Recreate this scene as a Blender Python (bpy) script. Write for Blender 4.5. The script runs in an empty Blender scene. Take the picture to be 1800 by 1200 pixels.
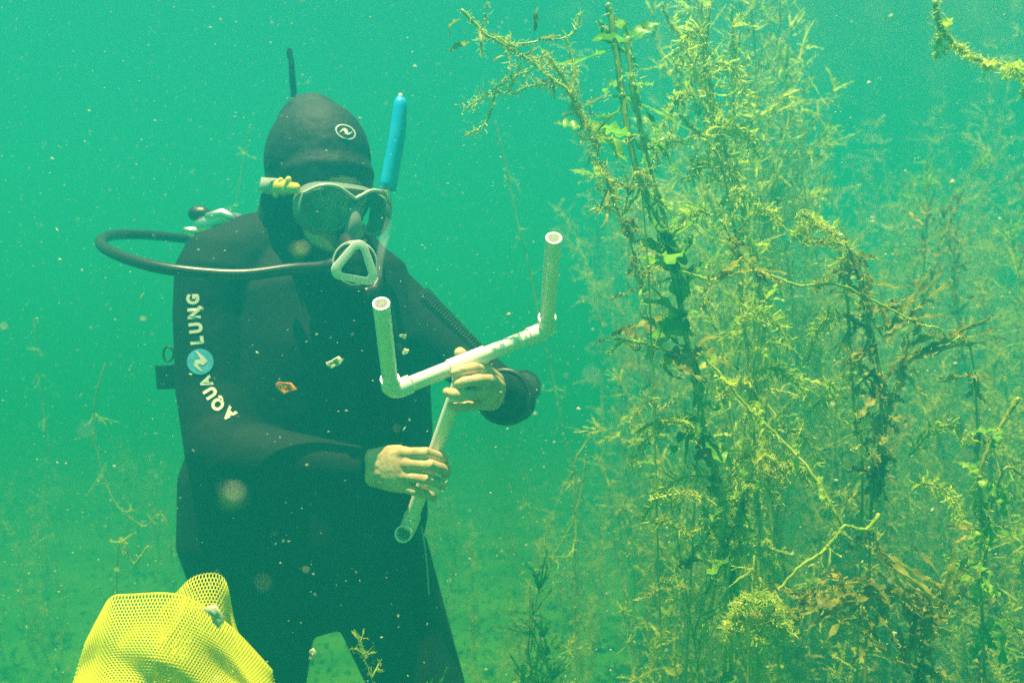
import bpy, bmesh, math, random
import numpy as np
from mathutils import Vector, Matrix, noise
from mathutils.bvhtree import BVHTree
random.seed(7)
R = math.radians
sc = bpy.context.scene
COL = sc.collection

# ------------------------------------------------------------------ camera
cd = bpy.data.cameras.new('camera'); cam = bpy.data.objects.new('camera', cd); COL.objects.link(cam)
cam.location = (0, 0, 0); cam.rotation_euler = (R(90), 0, 0)
cd.angle = R(60); cd.clip_start = .01; cd.clip_end = 300
cd.dof.use_dof = True; cd.dof.focus_distance = 1.07; cd.dof.aperture_fstop = 4.8
sc.camera = cam
# ------------------------------------------------------------------ sky, sun, exposure
SUN_EL, SUN_AZ = 80.0, 140.0         # high sun, a little behind the camera and to the left
w = bpy.data.worlds.new('World'); sc.world = w; w.use_nodes = True
nt = w.node_tree; sky = nt.nodes.new('ShaderNodeTexSky'); sky.sky_type = 'NISHITA'; sky.sun_disc = False
sky.sun_elevation = R(SUN_EL); sky.sun_rotation = R(-SUN_AZ)
nt.links.new(sky.outputs[0], nt.nodes['Background'].inputs[0]); nt.nodes['Background'].inputs[1].default_value = .05
ld = bpy.data.lights.new('sun', 'SUN'); ld.energy = 5; ld.angle = R(.5); ld.color = (1, .96, .90)
so = bpy.data.objects.new('sun', ld); COL.objects.link(so)
sdir = Vector((-math.sin(R(SUN_AZ))*math.cos(R(SUN_EL)), math.cos(R(SUN_AZ))*math.cos(R(SUN_EL)), math.sin(R(SUN_EL))))
so.rotation_euler = sdir.to_track_quat('Z', 'Y').to_euler()
sc.view_settings.view_transform = 'Standard'; sc.view_settings.look = 'None'
sc.view_settings.exposure = 1.74; sc.view_settings.gamma = 1
sc.cycles.use_denoising = False
sc.cycles.sample_clamp_indirect = 1.5; sc.cycles.volume_bounces = 3; sc.cycles.max_bounces = 8; sc.cycles.transparent_max_bounces = 12
BED = -1.25; TOP = 1.05

# ------------------------------------------------------------------ helpers
K = math.tan(R(30))/900
def P(px, py, d):
    """a photo pixel at a depth -> a point in the scene"""
    return Vector(((px-900)*K*d, d, (600-py)*K*d))

def mat(name, col, rough=.6, **kw):
    m = bpy.data.materials.new(name); m.use_nodes = True
    b = m.node_tree.nodes['Principled BSDF']
    b.inputs['Base Color'].default_value = (*col, 1); b.inputs['Roughness'].default_value = rough
    for k, v in kw.items():
        b.inputs[k.replace('_', ' ')].default_value = v
    return m

def noisy(m, c1, c2, scale=30, bump=0, bscale=None, dist=.001, c3=None):
    nt = m.node_tree; b = nt.nodes['Principled BSDF']
    tc = nt.nodes.new('ShaderNodeTexCoord'); n = nt.nodes.new('ShaderNodeTexNoise')
    n.inputs['Scale'].default_value = scale; n.inputs['Detail'].default_value = 4
    r = nt.nodes.new('ShaderNodeValToRGB')
    r.color_ramp.elements[0].position = .35; r.color_ramp.elements[0].color = (*c1, 1)
    r.color_ramp.elements[1].position = .65; r.color_ramp.elements[1].color = (*c2, 1)
    if c3:
        e = r.color_ramp.elements.new(.5); e.color = (*c3, 1)
    nt.links.new(tc.outputs['Object'], n.inputs['Vector']); nt.links.new(n.outputs['Fac'], r.inputs['Fac'])
    nt.links.new(r.outputs['Color'], b.inputs['Base Color'])
    if bump:
        n2 = nt.nodes.new('ShaderNodeTexNoise'); n2.inputs['Scale'].default_value = bscale or scale*3; n2.inputs['Detail'].default_value = 5
        bp = nt.nodes.new('ShaderNodeBump'); bp.inputs['Strength'].default_value = bump; bp.inputs['Distance'].default_value = dist
        nt.links.new(tc.outputs['Object'], n2.inputs['Vector']); nt.links.new(n2.outputs['Fac'], bp.inputs['Height'])
        nt.links.new(bp.outputs['Normal'], b.inputs['Normal'])
    return m

def leafmat(name, c1, c2, c3, trans=.45, rough=.45, scale=9):
    m = bpy.data.materials.new(name); m.use_nodes = True
    nt = m.node_tree; b = nt.nodes['Principled BSDF']; out = nt.nodes['Material Output']
    b.inputs['Roughness'].default_value = rough
    tc = nt.nodes.new('ShaderNodeTexCoord'); n = nt.nodes.new('ShaderNodeTexNoise')
    n.inputs['Scale'].default_value = scale; n.inputs['Detail'].default_value = 5; n.inputs['Roughness'].default_value = .65
    r = nt.nodes.new('ShaderNodeValToRGB'); cr = r.color_ramp
    cr.elements[0].position = .38; cr.elements[0].color = (*c1, 1)
    cr.elements[1].position = .62; cr.elements[1].color = (*c3, 1)
    e = cr.elements.new(.5); e.color = (*c2, 1)
    t = nt.nodes.new('ShaderNodeBsdfTranslucent'); mx = nt.nodes.new('ShaderNodeMixShader'); mx.inputs[0].default_value = trans
    nt.links.new(tc.outputs['Object'], n.inputs['Vector']); nt.links.new(n.outputs['Fac'], r.inputs['Fac'])
    nt.links.new(r.outputs['Color'], b.inputs['Base Color']); nt.links.new(r.outputs['Color'], t.inputs['Color'])
    nt.links.new(b.outputs[0], mx.inputs[1]); nt.links.new(t.outputs[0], mx.inputs[2]); nt.links.new(mx.outputs[0], out.inputs['Surface'])
    return m

def smooth_path(pts, n=8):
    pts = [Vector(p) for p in pts]; out = []
    for i in range(len(pts)-1):
        p0, p1, p2, p3 = pts[max(i-1, 0)], pts[i], pts[i+1], pts[min(i+2, len(pts)-1)]
        for k in range(n):
            t = k/n; out.append(.5*((2*p1)+(p2-p0)*t+(2*p0-5*p1+4*p2-p3)*t*t+(3*p1-p0-3*p2+p3)*t**3))
    return out+[pts[-1]]
class MB:
    """collects vertices and faces, then links them as one mesh object"""
    def __init__(s): s.v = []; s.f = []
    def add(s, vs, fs):
        o = len(s.v); s.v.extend([tuple(p) for p in vs]); s.f.extend([tuple(i+o for i in q) for q in fs])
    def tube(s, pts, rad, n=8, caps=True, flat=1.0, side=None, dome=True):
        """sweep a (possibly elliptical) section along pts; side = direction of the wide axis"""
        pts = [Vector(p) for p in pts]
        rad = list(rad) if hasattr(rad, '__len__') else [rad]*len(pts)
        fl = list(flat) if hasattr(flat, '__len__') else [flat]*len(pts)
        if dome and caps:
            a = (pts[0]-pts[1]).normalized(); b = (pts[-1]-pts[-2]).normalized()
            r0, r1 = rad[0]*fl[0], rad[-1]*fl[-1]
            pre = [(pts[0]+a*r0*math.sin(t), math.cos(t)) for t in (1.45, 1.1, .65)]
            post = [(pts[-1]+b*r1*math.sin(t), math.cos(t)) for t in (.65, 1.1, 1.45)]
            rad = [rad[0]*c for _, c in pre] + rad + [rad[-1]*c for _, c in post]
            fl = [fl[0]]*3 + fl + [fl[-1]]*3
            pts = [p for p, _ in pre] + pts + [p for p, _ in post]
        vs = []; N = len(pts)
        prev = Vector(side) if side is not None else None
        for i, p in enumerate(pts):
            t = (pts[min(i+1, N-1)]-pts[max(i-1, 0)]).normalized()
            if prev is None:
                prev = t.orthogonal()
            u = (prev - t*prev.dot(t))
            if u.length < 1e-6: u = t.orthogonal()
            u.normalize(); v = t.cross(u)
            if side is None: prev = u
            for k in range(n):
                a = 2*math.pi*k/n
                vs.append(p + u*math.cos(a)*rad[i] + v*math.sin(a)*rad[i]*fl[i])
        fs = [(i*n+k, i*n+(k+1) % n, (i+1)*n+(k+1) % n, (i+1)*n+k) for i in range(N-1) for k in range(n)]
        if caps:
            fs.append(tuple(range(n-1, -1, -1))); fs.append(tuple((N-1)*n+k for k in range(n)))
        s.add(vs, fs)
    def pipe(s, a, b, ro, ri, n=28):
        """an open hollow pipe with wall thickness"""
        a, b = Vector(a), Vector(b); t = (b-a).normalized(); u = t.orthogonal().normalized(); v = t.cross(u); vs = []
        for p, r in ((a, ro), (b, ro), (b, ri), (a, ri)):
            vs += [p+u*math.cos(2*math.pi*k/n)*r+v*math.sin(2*math.pi*k/n)*r for k in range(n)]
        fs = [(i*n+k, i*n+(k+1) % n, ((i+1) % 4)*n+(k+1) % n, ((i+1) % 4)*n+k) for i in range(4) for k in range(n)]
        s.add(vs, fs)
    def ball(s, c, r, n=12, m=8, sc_=(1, 1, 1), M=None):
        vs = []; c = Vector(c)
        for i in range(m+1):
            th = math.pi*i/m
            for k in range(n):
                q = Vector((math.sin(th)*math.cos(2*math.pi*k/n)*sc_[0], math.sin(th)*math.sin(2*math.pi*k/n)*sc_[1], math.cos(th)*sc_[2]))*r
                vs.append(c + (M @ q if M else q))
        s.add(vs, [(i*n+k, i*n+(k+1) % n, (i+1)*n+(k+1) % n, (i+1)*n+k) for i in range(m) for k in range(n)])
    def build(s, name, m, parent=None, smooth=True):
        me = bpy.data.meshes.new(name); me.from_pydata(s.v, [], s.f); me.update()
        if smooth: me.polygons.foreach_set('use_smooth', [True]*len(me.polygons))
        if m: me.materials.append(m)
        o = bpy.data.objects.new(name, me); COL.objects.link(o)
        if parent is not None:
            o.parent = parent; o.matrix_parent_inverse = Matrix.Translation(-parent.location)
        return o

def thing(name, label, cat, loc=(0, 0, 0), group=None):
    o = bpy.data.objects.new(name, None); COL.objects.link(o); o.location = loc; o.empty_display_size = .05
    o['label'] = label; o['category'] = cat
    if group: o['group'] = group
    return o
def tag(o, label=None, cat=None, group=None, kind=None):
    for k, v in (('label', label), ('category', cat), ('group', group), ('kind', kind)):
        if v: o[k] = v
    return o

def bake(o, voxel, smooth=6, cut=None):
    """fuse the swept pieces of o into one continuous skin"""
    m = o.modifiers.new('r', 'REMESH'); m.mode = 'VOXEL'; m.voxel_size = voxel; m.use_smooth_shade = True
    s = o.modifiers.new('s', 'SMOOTH'); s.factor = .5; s.iterations = smooth
    dg = bpy.context.evaluated_depsgraph_get(); dg.update()
    me = bpy.data.meshes.new_from_object(o.evaluated_get(dg)); old = o.data
    o.modifiers.clear(); mats = [x for x in old.materials]; o.data = me; bpy.data.meshes.remove(old)
    me.materials.clear()
    for x in mats: me.materials.append(x)
    if cut:
        bm = bmesh.new(); bm.from_mesh(me)
        bmesh.ops.delete(bm, geom=[f for f in bm.faces if cut(f.calc_center_median())], context='FACES')
        bm.to_mesh(me); bm.free()
    me.polygons.foreach_set('use_smooth', [True]*len(me.polygons)); me.update()
    return o
def bvh(o):
    me = o.data; M = o.matrix_world if o.parent is None else Matrix.Identity(4)
    return BVHTree.FromPolygons([v.co.copy() for v in me.vertices], [tuple(p.vertices) for p in me.polygons])

# ------------------------------------------------------------------ materials
M = {}
M['neoprene'] = noisy(mat('black_neoprene', (.012, .013, .014), .8, Specular_IOR_Level=.2), (.001, .004, .006), (.003, .008, .011), 18, .8, 16, .006)
M['hoodm'] = noisy(mat('hood_neoprene', (.014, .015, .016), .72, Specular_IOR_Level=.35), (.002, .006, .009), (.006, .013, .018), 30, .9, 45, .004)
M['skin'] = noisy(mat('skin', (.55, .42, .27), .5), (.52, .36, .19), (.72, .54, .32), 45, .7, 170, .0012)
M['skin'].node_tree.nodes['Principled BSDF'].inputs['Subsurface Weight'].default_value = .0
M['rubber'] = mat('black_rubber', (.015, .016, .017), .4)
M['hose'] = mat('hose_rubber', (.018, .02, .022), .35)
M['chrome'] = mat('chrome', (.85, .86, .86), .28, Metallic=1)
M['steel'] = noisy(mat('tank_paint', (.12, .13, .13), .4), (.1, .11, .11), (.15, .16, .16), 15)
M['pvc'] = noisy(mat('white_pvc', (.82, .82, .80), .38), (.86, .86, .84), (.90, .90, .88), 40, .08, 120, .0005)
M['white'] = mat('white_plastic', (.72, .74, .72), .35)
M['silver'] = mat('mask_frame', (.16, .19, .18), .2, Metallic=.3)
M['skirt'] = mat('grey_silicone', (.20, .25, .23), .3)
M['yellow'] = mat('yellow_buckle', (.75, .62, .06), .4)
M['blue'] = noisy(mat('blue_snorkel_tube', (.0, .4, .95), .3), (.01, .42, .97), (.02, .50, 1.0), 30)
M['print'] = mat('white_print', (.75, .77, .74), .6)
M['bluep'] = noisy(mat('blue_print', (.08, .42, .8), .6), (.06, .36, .76), (.12, .5, .85), 60)
M['strapw'] = mat('clear_strap', (.5, .54, .5), .25)
M['bag'] = leafmat('lime_mesh_fabric', (.84, .88, .012), (.88, .91, .02), (.9, .93, .04), .4, .5, 12)
M['speck'] = leafmat('pale_silt_speck', (.55, .6, .45), (.7, .72, .6), (.6, .58, .3), .3, .4, 7)
M['flake'] = leafmat('white_flake', (.7, .72, .45), (.8, .8, .6), (.85, .86, .75), .4, .3, 90)
M['orange'] = leafmat('orange_leaf', (.8, .24, .01), (.9, .32, .02), (.95, .42, .03), .3, .5, 60)
M['lens'] = bpy.data.materials.new('mask_glass'); M['lens'].use_nodes = True
nt = M['lens'].node_tree; nt.nodes.clear(); o_ = nt.nodes.new('ShaderNodeOutputMaterial')
g_ = nt.nodes.new('ShaderNodeBsdfGlossy'); g_.inputs['Roughness'].default_value = .03; g_.inputs['Color'].default_value = (.9, .95, .95, 1)
t_ = nt.nodes.new('ShaderNodeBsdfTransparent'); t_.inputs['Color'].default_value = (.85, .93, .9, 1)
x_ = nt.nodes.new('ShaderNodeMixShader'); x_.inputs[0].default_value = .12
nt.links.new(t_.outputs[0], x_.inputs[1]); nt.links.new(g_.outputs[0], x_.inputs[2]); nt.links.new(x_.outputs[0], o_.inputs['Surface'])
M['clear'] = bpy.data.materials.new('clear_silicone_tube'); M['clear'].use_nodes = True
nt = M['clear'].node_tree; b_ = nt.nodes['Principled BSDF']; b_.inputs['Base Color'].default_value = (.55, .7, .75, 1); b_.inputs['Roughness'].default_value = .2
t_ = nt.nodes.new('ShaderNodeBsdfTransparent'); x_ = nt.nodes.new('ShaderNodeMixShader'); x_.inputs[0].default_value = .9
nt.links.new(b_.outputs[0], x_.inputs[1]); nt.links.new(t_.outputs[0], x_.inputs[2]); nt.links.new(x_.outputs[0], nt.nodes['Material Output'].inputs['Surface'])
M['stem'] = leafmat('pondweed_stem', (.22, .38, .03), (.38, .52, .05), (.56, .62, .11), .2, .3, 30)
M['stemd'] = leafmat('brown_stem', (.14, .20, .015), (.26, .32, .025), (.40, .42, .05), .15, .35, 30)
M['leafy'] = leafmat('yellow_green_leaf', (.24, .50, .012), (.46, .68, .03), (.70, .78, .07), .55, .4, 14)
M['leafg'] = leafmat('green_leaf', (.10, .34, .01), (.20, .50, .02), (.36, .64, .03), .55, .4, 14)
M['leafb'] = leafmat('brown_crinkled_leaf', (.14, .18, .012), (.30, .32, .02), (.50, .48, .05), .5, .5, 25)
M['carpet'] = leafmat('bed_weed', (.03, .22, .008), (.06, .30, .01), (.11, .38, .02), .5, .6, 3)
M['fuzz'] = leafmat('algae_fuzz', (.42, .58, .05), (.58, .70, .08), (.74, .78, .15), .45, .6, 20)

# ------------------------------------------------------------------ lake bed
def bed():
    mb = MB(); n = 90; vs = []
    xs = [math.copysign(abs(t)**2.2*40, t) for t in np.linspace(-1, 1, n)]
    ys = [-6+46*((i/(n-1))**1.6) for i in range(n)]
    for y in ys:
        for x in xs:
            h = noise.noise((x*.6, y*.6, 0))*.04
            vs.append((x, y, BED+h))
    mb.add(vs, [(j*n+i, j*n+i+1, (j+1)*n+i+1, (j+1)*n+i) for j in range(n-1) for i in range(n-1)])
    m = noisy(mat('silty_bed', (.06, .12, .02), .9), (.02, .22, .006), (.06, .32, .01), 3, .5, 40, .01)
    tag(mb.build('lake_bed', m), 'silty green lake bed under the diver and the weeds', kind='structure')
bed()

# ------------------------------------------------------------------ the diver
LAT = Vector((.86, .50, 0)); FWD = Vector((.50, -.86, 0))
def chain(mb, spec, n=20, side=None, flat=1.0):
    mb.tube([P(*s[:3]) if len(s) == 4 else s[0] for s in spec], [s[-1] for s in spec], n=n, side=side, flat=flat)
RS, RE, RW = (388, 478, 1.37), (388, 800, 1.30), (648, 822, 1.235)
LS, LE, LW = (655, 505, 1.50), (905, 705, 1.44), (868, 688, 1.235)
HC = P(564, 284, 1.37)                      # centre of the cranium
F = Vector((.60, -.78, -.18)).normalized()  # where the face looks
FL = Vector((.78, .60, 0)).normalized(); FU = FL.cross(F).normalized()
if FU.z < 0: FU = -FU
HM = Matrix((FL, -F, FU)).transposed()
def lerp3(a, b, t): return tuple(a[i]+(b[i]-a[i])*t for i in range(3))

def body_pieces(mb, g=0.0, head=True, arms=True):
    """torso, limbs and neck; g thickens every section (the suit over the skin)"""
    T = [(550, 985, 1.46, .190, .62), (543, 930, 1.46, .204, .62), (543, 850, 1.46, .203, .60), (568, 740, 1.455, .188, .64),
         (575, 600, 1.45, .168, .74), (552, 500, 1.45, .158, .66), (530, 440, 1.455, .110, .66)]
    mb.tube([P(*t[:3]) for t in T], [t[3]+g for t in T], n=32, side=LAT, flat=[t[4] for t in T])
    # neck
    mb.tube([P(525, 470, 1.45), P(535, 400, 1.43), P(552, 340, 1.40)], [.078+g, .066+g, .068+g], n=24)
    # trapezius / shoulder girdle
    mb.tube([P(*RS), P(445, 448, 1.42), P(530, 440, 1.45), P(610, 455, 1.48), P(*LS)], [.060+g, .062+g, .072+g, .062+g, .055+g], n=20)
    # right arm (near side)
    mb.tube([P(*RS), P(378, 560, 1.36), P(378, 690, 1.34), P(*RE)], [.064+g, .058+g, .052+g, .046+g], n=20)
    # left arm
    mb.tube([P(*LS), P(735, 570, 1.49), P(820, 640, 1.47), P(*LE)], [.056+g, .047+g, .038+g, .031+g], n=20)
    # legs, kneeling on the bed
    hl, hr = P(655, 985, 1.47), P(468, 975, 1.43)
    kl, kr = Vector((-.045, 1.37, -.80)), Vector((-.40, 1.35, -.79))
    for h, k in ((hl, kl), (hr, kr)):
        mb.tube([h, h.lerp(k, .5), k], [.092+g, .066+g, .054+g], n=20)
        a = Vector((k.x*1.08, k.y+.10, BED+.10))
        mb.tube([k, k.lerp(a, .35)+Vector((0, .02, 0)), a], [.052+g, .055+g, .036+g], n=20)
    return (kl, kr)

def forearms(mb, g=0.0, to=1.0):
    mb.tube([P(*RE), P(*lerp3(RE, RW, .35*to)), P(*lerp3(RE, RW, to))], [.045+g, .043+g, .0255+g], n=20)
    mb.tube([P(*LE), P(*lerp3(LE, LW, .35*to)), P(*lerp3(LE, LW, to))], [.031+g, .033+g, .0255+g], n=20)

# skin: one continuous body with head, face and hands
mb = MB()
body_pieces(mb, -.004)
def hp(x, y, z): return HC + FL*x + F*y + FU*z    # head coordinates: across, forward, up
mb.ball(HC+F*-.012, .079, 24, 16, (.93, 1.14, 1.08), HM)
mb.tube([hp(0, .025, -.02), hp(0, .040, -.065), hp(0, .046, -.105)], [.066, .056, .040], n=20)     # face and jaw
mb.tube([hp(0, .086, -.030), hp(0, .100, -.058), hp(0, .106, -.070)], [.008, .011, .014], n=12)     # nose
mb.tube([hp(-.024, .083, -.100), hp(0, .092, -.100), hp(.024, .083, -.100)], [.007, .009, .007], n=10)  # lips
body = bake(mb.build('person', M['skin']), .004, 5); mb = MB()
def fingers(mb, palm, fs, base, rp=.0105):
    for k, f in enumerate(fs):
        pts = [P(*q[:3]) for q in f]; rr = [q[3] for q in f]
        mb.tube([base[k]]+[pts[0]], [rp*1.25, rr[0]*1.22], n=12)
        mb.tube(pts, rr, n=12)
wr = P(*RW); wa = P(652, 822, 1.235)
# right hand: back of the hand to the camera, fingers closed round the stem
FR = [[(712, 796, 1.186, .0080), (750, 795, 1.166, .0076), (779, 805, 1.186, .0072), (781, 813, 1.222, .0064)],
      [(720, 815, 1.180, .0082), (758, 817, 1.160, .0078), (786, 827, 1.184, .0074), (783, 833, 1.222, .0066)],
      [(715, 836, 1.182, .0080), (750, 841, 1.162, .0076), (777, 850, 1.184, .0072), (776, 854, 1.220, .0064)],
      [(703, 854, 1.190, .0074), (731, 863, 1.174, .0070), (756, 871, 1.188, .0066), (763, 874, 1.216, .0058)]]
forearms(mb, -.005, 1.0)
fingers(mb, wr, FR, [P(658, 808, 1.225), P(660, 816, 1.222), P(660, 826, 1.222), P(658, 836, 1.226)], .0125)
mb.tube([P(650, 822, 1.232), P(685, 823, 1.203), P(704, 824, 1.192), P(716, 824, 1.186)], [.026, .032, .033, .029], n=16, side=(0, 0, 1), flat=.42)
mb.tube([P(662, 815, 1.240), P(700, 806, 1.252), P(742, 806, 1.246), P(768, 812, 1.236)], [.014, .012, .0098, .0082], n=12)
# left hand: wrist on the right, fingers in front of the tee, thumb up behind the cross pipe
FLH = [[(850, 650, 1.150, .0080), (832, 647, 1.120, .0076), (813, 650, 1.110, .0072), (800, 655, 1.112, .0064)],
       [(858, 669, 1.142, .0082), (838, 668, 1.108, .0078), (818, 671, 1.102, .0072), (805, 675, 1.110, .0062)],
       [(854, 690, 1.144, .0080), (826, 693, 1.110, .0076), (802, 693, 1.108, .0072), (786, 689, 1.120, .0064)],
       [(842, 708, 1.154, .0074), (818, 715, 1.126, .0070), (803, 716, 1.124, .0066), (793, 713, 1.134, .0058)]]
fingers(mb, P(*LW), FLH, [P(868, 672, 1.20), P(870, 682, 1.195), P(868, 692, 1.198), P(864, 702, 1.205)], .0125)
mb.tube([P(868, 687, 1.21), P(858, 684, 1.175), P(852, 682, 1.155)], [.024, .026, .022], n=16, side=(0, 0, 1), flat=.55)
mb.tube([P(866, 680, 1.21), P(842, 660, 1.195), P(818, 636, 1.178), P(809, 621, 1.166)], [.014, .012, .0105, .0088], n=12)
hands = bake(mb.build('hands', M['skin']), .0015, 4)
bm = bmesh.new(); bm.from_mesh(body.data); bm.from_mesh(hands.data); bm.to_mesh(body.data); bm.free(); bpy.data.objects.remove(hands)
body.data.polygons.foreach_set('use_smooth', [True]*len(body.data.polygons)); diver = body
tag(diver, 'scuba diver in a black wetsuit and hood kneeling and holding a white pipe frame', 'person')

for sg in (-1, 1):
    mb = MB(); mb.ball(hp(sg*.031, .076, -.046), .0125, 16, 10); mb.build('eye', mat('eye_white', (.6, .6, .55), .3), diver)
    mb = MB(); mb.ball(hp(sg*.031, .0835, -.047), .0062, 12, 8); mb.build('iris', mat('eye_iris', (.02, .02, .015), .3), diver)
# wetsuit
mb = MB(); kl, kr = body_pieces(mb, .004); forearms(mb, .004, .93)
for k in (kl, kr):                                     # boots
    a = Vector((k.x*1.08, k.y+.10, BED+.10)); mb.tube([a, a+Vector((.06, -.12, -.05))], [.045, .038], n=16)
# folds round elbows and waist
for (a, b, c, r) in (((388, 770, 1.305), (400, 800, 1.29), (388, 800, 1.30), .052), ((378, 690, 1.34), (378, 700, 1.34), (378, 690, 1.34), .0575)):
    mb.tube([P(*a), P(*b)], [r, r*.96], n=20)
suit = bake(mb.build('wetsuit', M['neoprene'], diver), .004, 6)
suit_t = bvh(suit)
# ribbed elbow panel on the far arm
mb = MB(); A, B = P(712, 555, 1.49), P(850, 672, 1.46); t = (B-A).normalized()
up = Vector((.63, 0, .775)); fr = t.cross(up).normalized(); up = fr.cross(t).normalized()
if up.z < 0: up = -up
for i in range(34):
    c = A.lerp(B, i/33.); r = .0605-.018*i/33
    arc = [c+(up*math.cos(q)-Vector((0, 1, 0))*math.sin(q))*r for q in np.linspace(-.9, .7, 9)]
    mb.tube(arc, .0014, n=6)
mb.build('elbow_ribs', M['rubber'], suit)
# hood
def hoodcut(c):
    q = c-HC; x, y, z = q.dot(FL), q.dot(F), q.dot(FU)
    return y > .045 and (x/.060)**2+((z+.078)/.058)**2 < 1
mb = MB()
mb.ball(HC+F*-.012, .0850, 28, 18, (.93, 1.12, 1.10), HM)
mb.ball(HC+F*-.040+FU*.038, .064, 20, 12, (.9, 1, 1.05), HM)
mb.tube([hp(0, .075, .035), hp(0, .03, .080), hp(0, -.03, .095), hp(0, -.08, .070)], .0045, n=8)
mb.tube([hp(0, .022, -.02), hp(0, .036, -.065), hp(0, .040, -.108)], [.074, .064, .048], n=20)
mb.tube([P(522, 455, 1.45), P(533, 400, 1.43), P(552, 330, 1.40)], [.088, .074, .077], n=24)
hood = bake(mb.build('hood', M['hoodm'], diver), .0032, 5, hoodcut)
hood_t = bvh(hood)
# floating zip cord above the hood
mb = MB(); cp = [P(519, 205, 1.47), P(517, 170, 1.47), P(514, 140, 1.47), P(512, 108, 1.47), P(509, 90, 1.47)]
mb.tube(cp, [.0036, .0052, .0052, .0046, .003], n=8, flat=.5, side=(1, 0, 0))
mb.tube([P(509, 95, 1.47)+Vector((math.cos(a)*.0035, 0, math.sin(a)*.009)) for a in np.linspace(0, 2*math.pi, 13)], .0016, n=6, caps=False)
mb.build('zip_cord', M['neoprene'], suit)

# ---- prints on the sleeve and the hood
def project(pts, tree, off):
    out = []
    for (px, py) in pts:
        d = P(px, py, 1.0).normalized(); h = tree.ray_cast(Vector((0, 0, 0)), d)
        out.append((h[0] - d*off) if h[0] else P(px, py, 1.3))
    return out
def letter_mesh(ch):
    cu = bpy.data.curves.new('t', 'FONT'); cu.body = ch; cu.size = 1; cu.offset = .055; cu.align_x = 'CENTER'; cu.resolution_u = 4
    o = bpy.data.objects.new('t', cu); COL.objects.link(o)
    dg = bpy.context.evaluated_depsgraph_get(); dg.update(); me = bpy.data.meshes.new_from_object(o.evaluated_get(dg))
    vs = [v.co.copy() for v in me.vertices]; fs = [tuple(p.vertices) for p in me.polygons]
    bpy.data.objects.remove(o); bpy.data.meshes.remove(me)
    cy = (max(v.y for v in vs)+min(v.y for v in vs))/2; cx = (max(v.x for v in vs)+min(v.x for v in vs))/2
    return [(v.x-cx, v.y-cy) for v in vs], fs
L = [('A', 403, 727, 138, 21), ('Q', 384, 709, 134, 21), ('U', 370, 690, 122, 21), ('A', 362, 671, 112, 20),
     ('L', 346, 598, 97, 22), ('U', 344, 576, 96, 22), ('N', 341, 551, 93, 21), ('G', 339, 526, 91, 21)]
for ch, cx, cy, ang, h in L:
    mb = MB()
    vs, fs = letter_mesh(ch); a = R(ang); s = h/.73
    pts = []
    for x, y in vs:
        X, Y = x*s*.86, y*s
        pts.append((cx+X*math.cos(a)-Y*math.sin(a), cy-(X*math.sin(a)+Y*math.cos(a))))
    mb.add(project(pts, suit_t, .0016), fs)
    mb.build('sleeve_letter', M['print'], suit, smooth=False)
def disc_px(cx, cy, rx, ry, rot, n=40, inner=None, rings=4):
    pts = []; fs = []
    rr = [i/rings for i in range(rings+1)] if inner is None else [inner+(1-inner)*i/rings for i in range(rings+1)]
    for q in rr:
        for k in range(n):
            a = 2*math.pi*k/n; x, y = rx*q*math.cos(a), ry*q*math.sin(a)
            pts.append((cx+x*math.cos(rot)-y*math.sin(rot), cy+x*math.sin(rot)+y*math.cos(rot)))
    fs = [(i*n+k, i*n+(k+1) % n, (i+1)*n+(k+1) % n, (i+1)*n+k) for i in range(rings) for k in range(n)]
    return pts, fs
mb = MB(); p_, f_ = disc_px(352, 635.5, 23.5, 22.5, 0); mb.add(project(p_, suit_t, .0013), f_); mb.build('sleeve_emblem', M['bluep'], suit)
def ribbon_px(mb, pl, ws, tree, off):
    pts = []; pv = [Vector(q) for q in pl]; n = len(pl)
    for i, q in enumerate(pv):
        t = (pv[min(i+1, n-1)]-pv[max(i-1, 0)]).normalized(); nn = Vector((-t.y, t.x))
        for s in (-.5, 0, .5): pts.append(tuple(q+nn*ws[i]*s))
    mb.add(project(pts, tree, off), [(i*3+j, i*3+j+1, (i+1)*3+j+1, (i+1)*3+j) for i in range(n-1) for j in range(2)])
mb = MB(); ribbon_px(mb, [(342.5, 616.5), (347, 619.5), (352, 625), (357, 630.5), (360, 635), (357, 637), (351, 635.5), (345, 636), (344, 641), (348.5, 646.5), (357.5, 654)],
                     [.5, 3.5, 5.5, 8, 9.5, 9, 8.5, 8.5, 7, 4.5, .5], suit_t, .0019)
mb.build('emblem_wave', M['print'], suit, smooth=False)
mb = MB(); p_, f_ = disc_px(607.5, 231.8, 19, 12, R(24), inner=.87, rings=1); mb.add(project(p_, hood_t, .0012), f_)
ribbon_px(mb, [(597, 233), (601, 229), (605, 227.2), (608, 229.5), (609.5, 234), (613.5, 235.5), (620, 231)], [.8, 2.6, 4.2, 6.4, 5.6, 3.6, .8], hood_t, .0012)
mb.build('hood_emblem', M['print'], hood, smooth=False)

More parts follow.
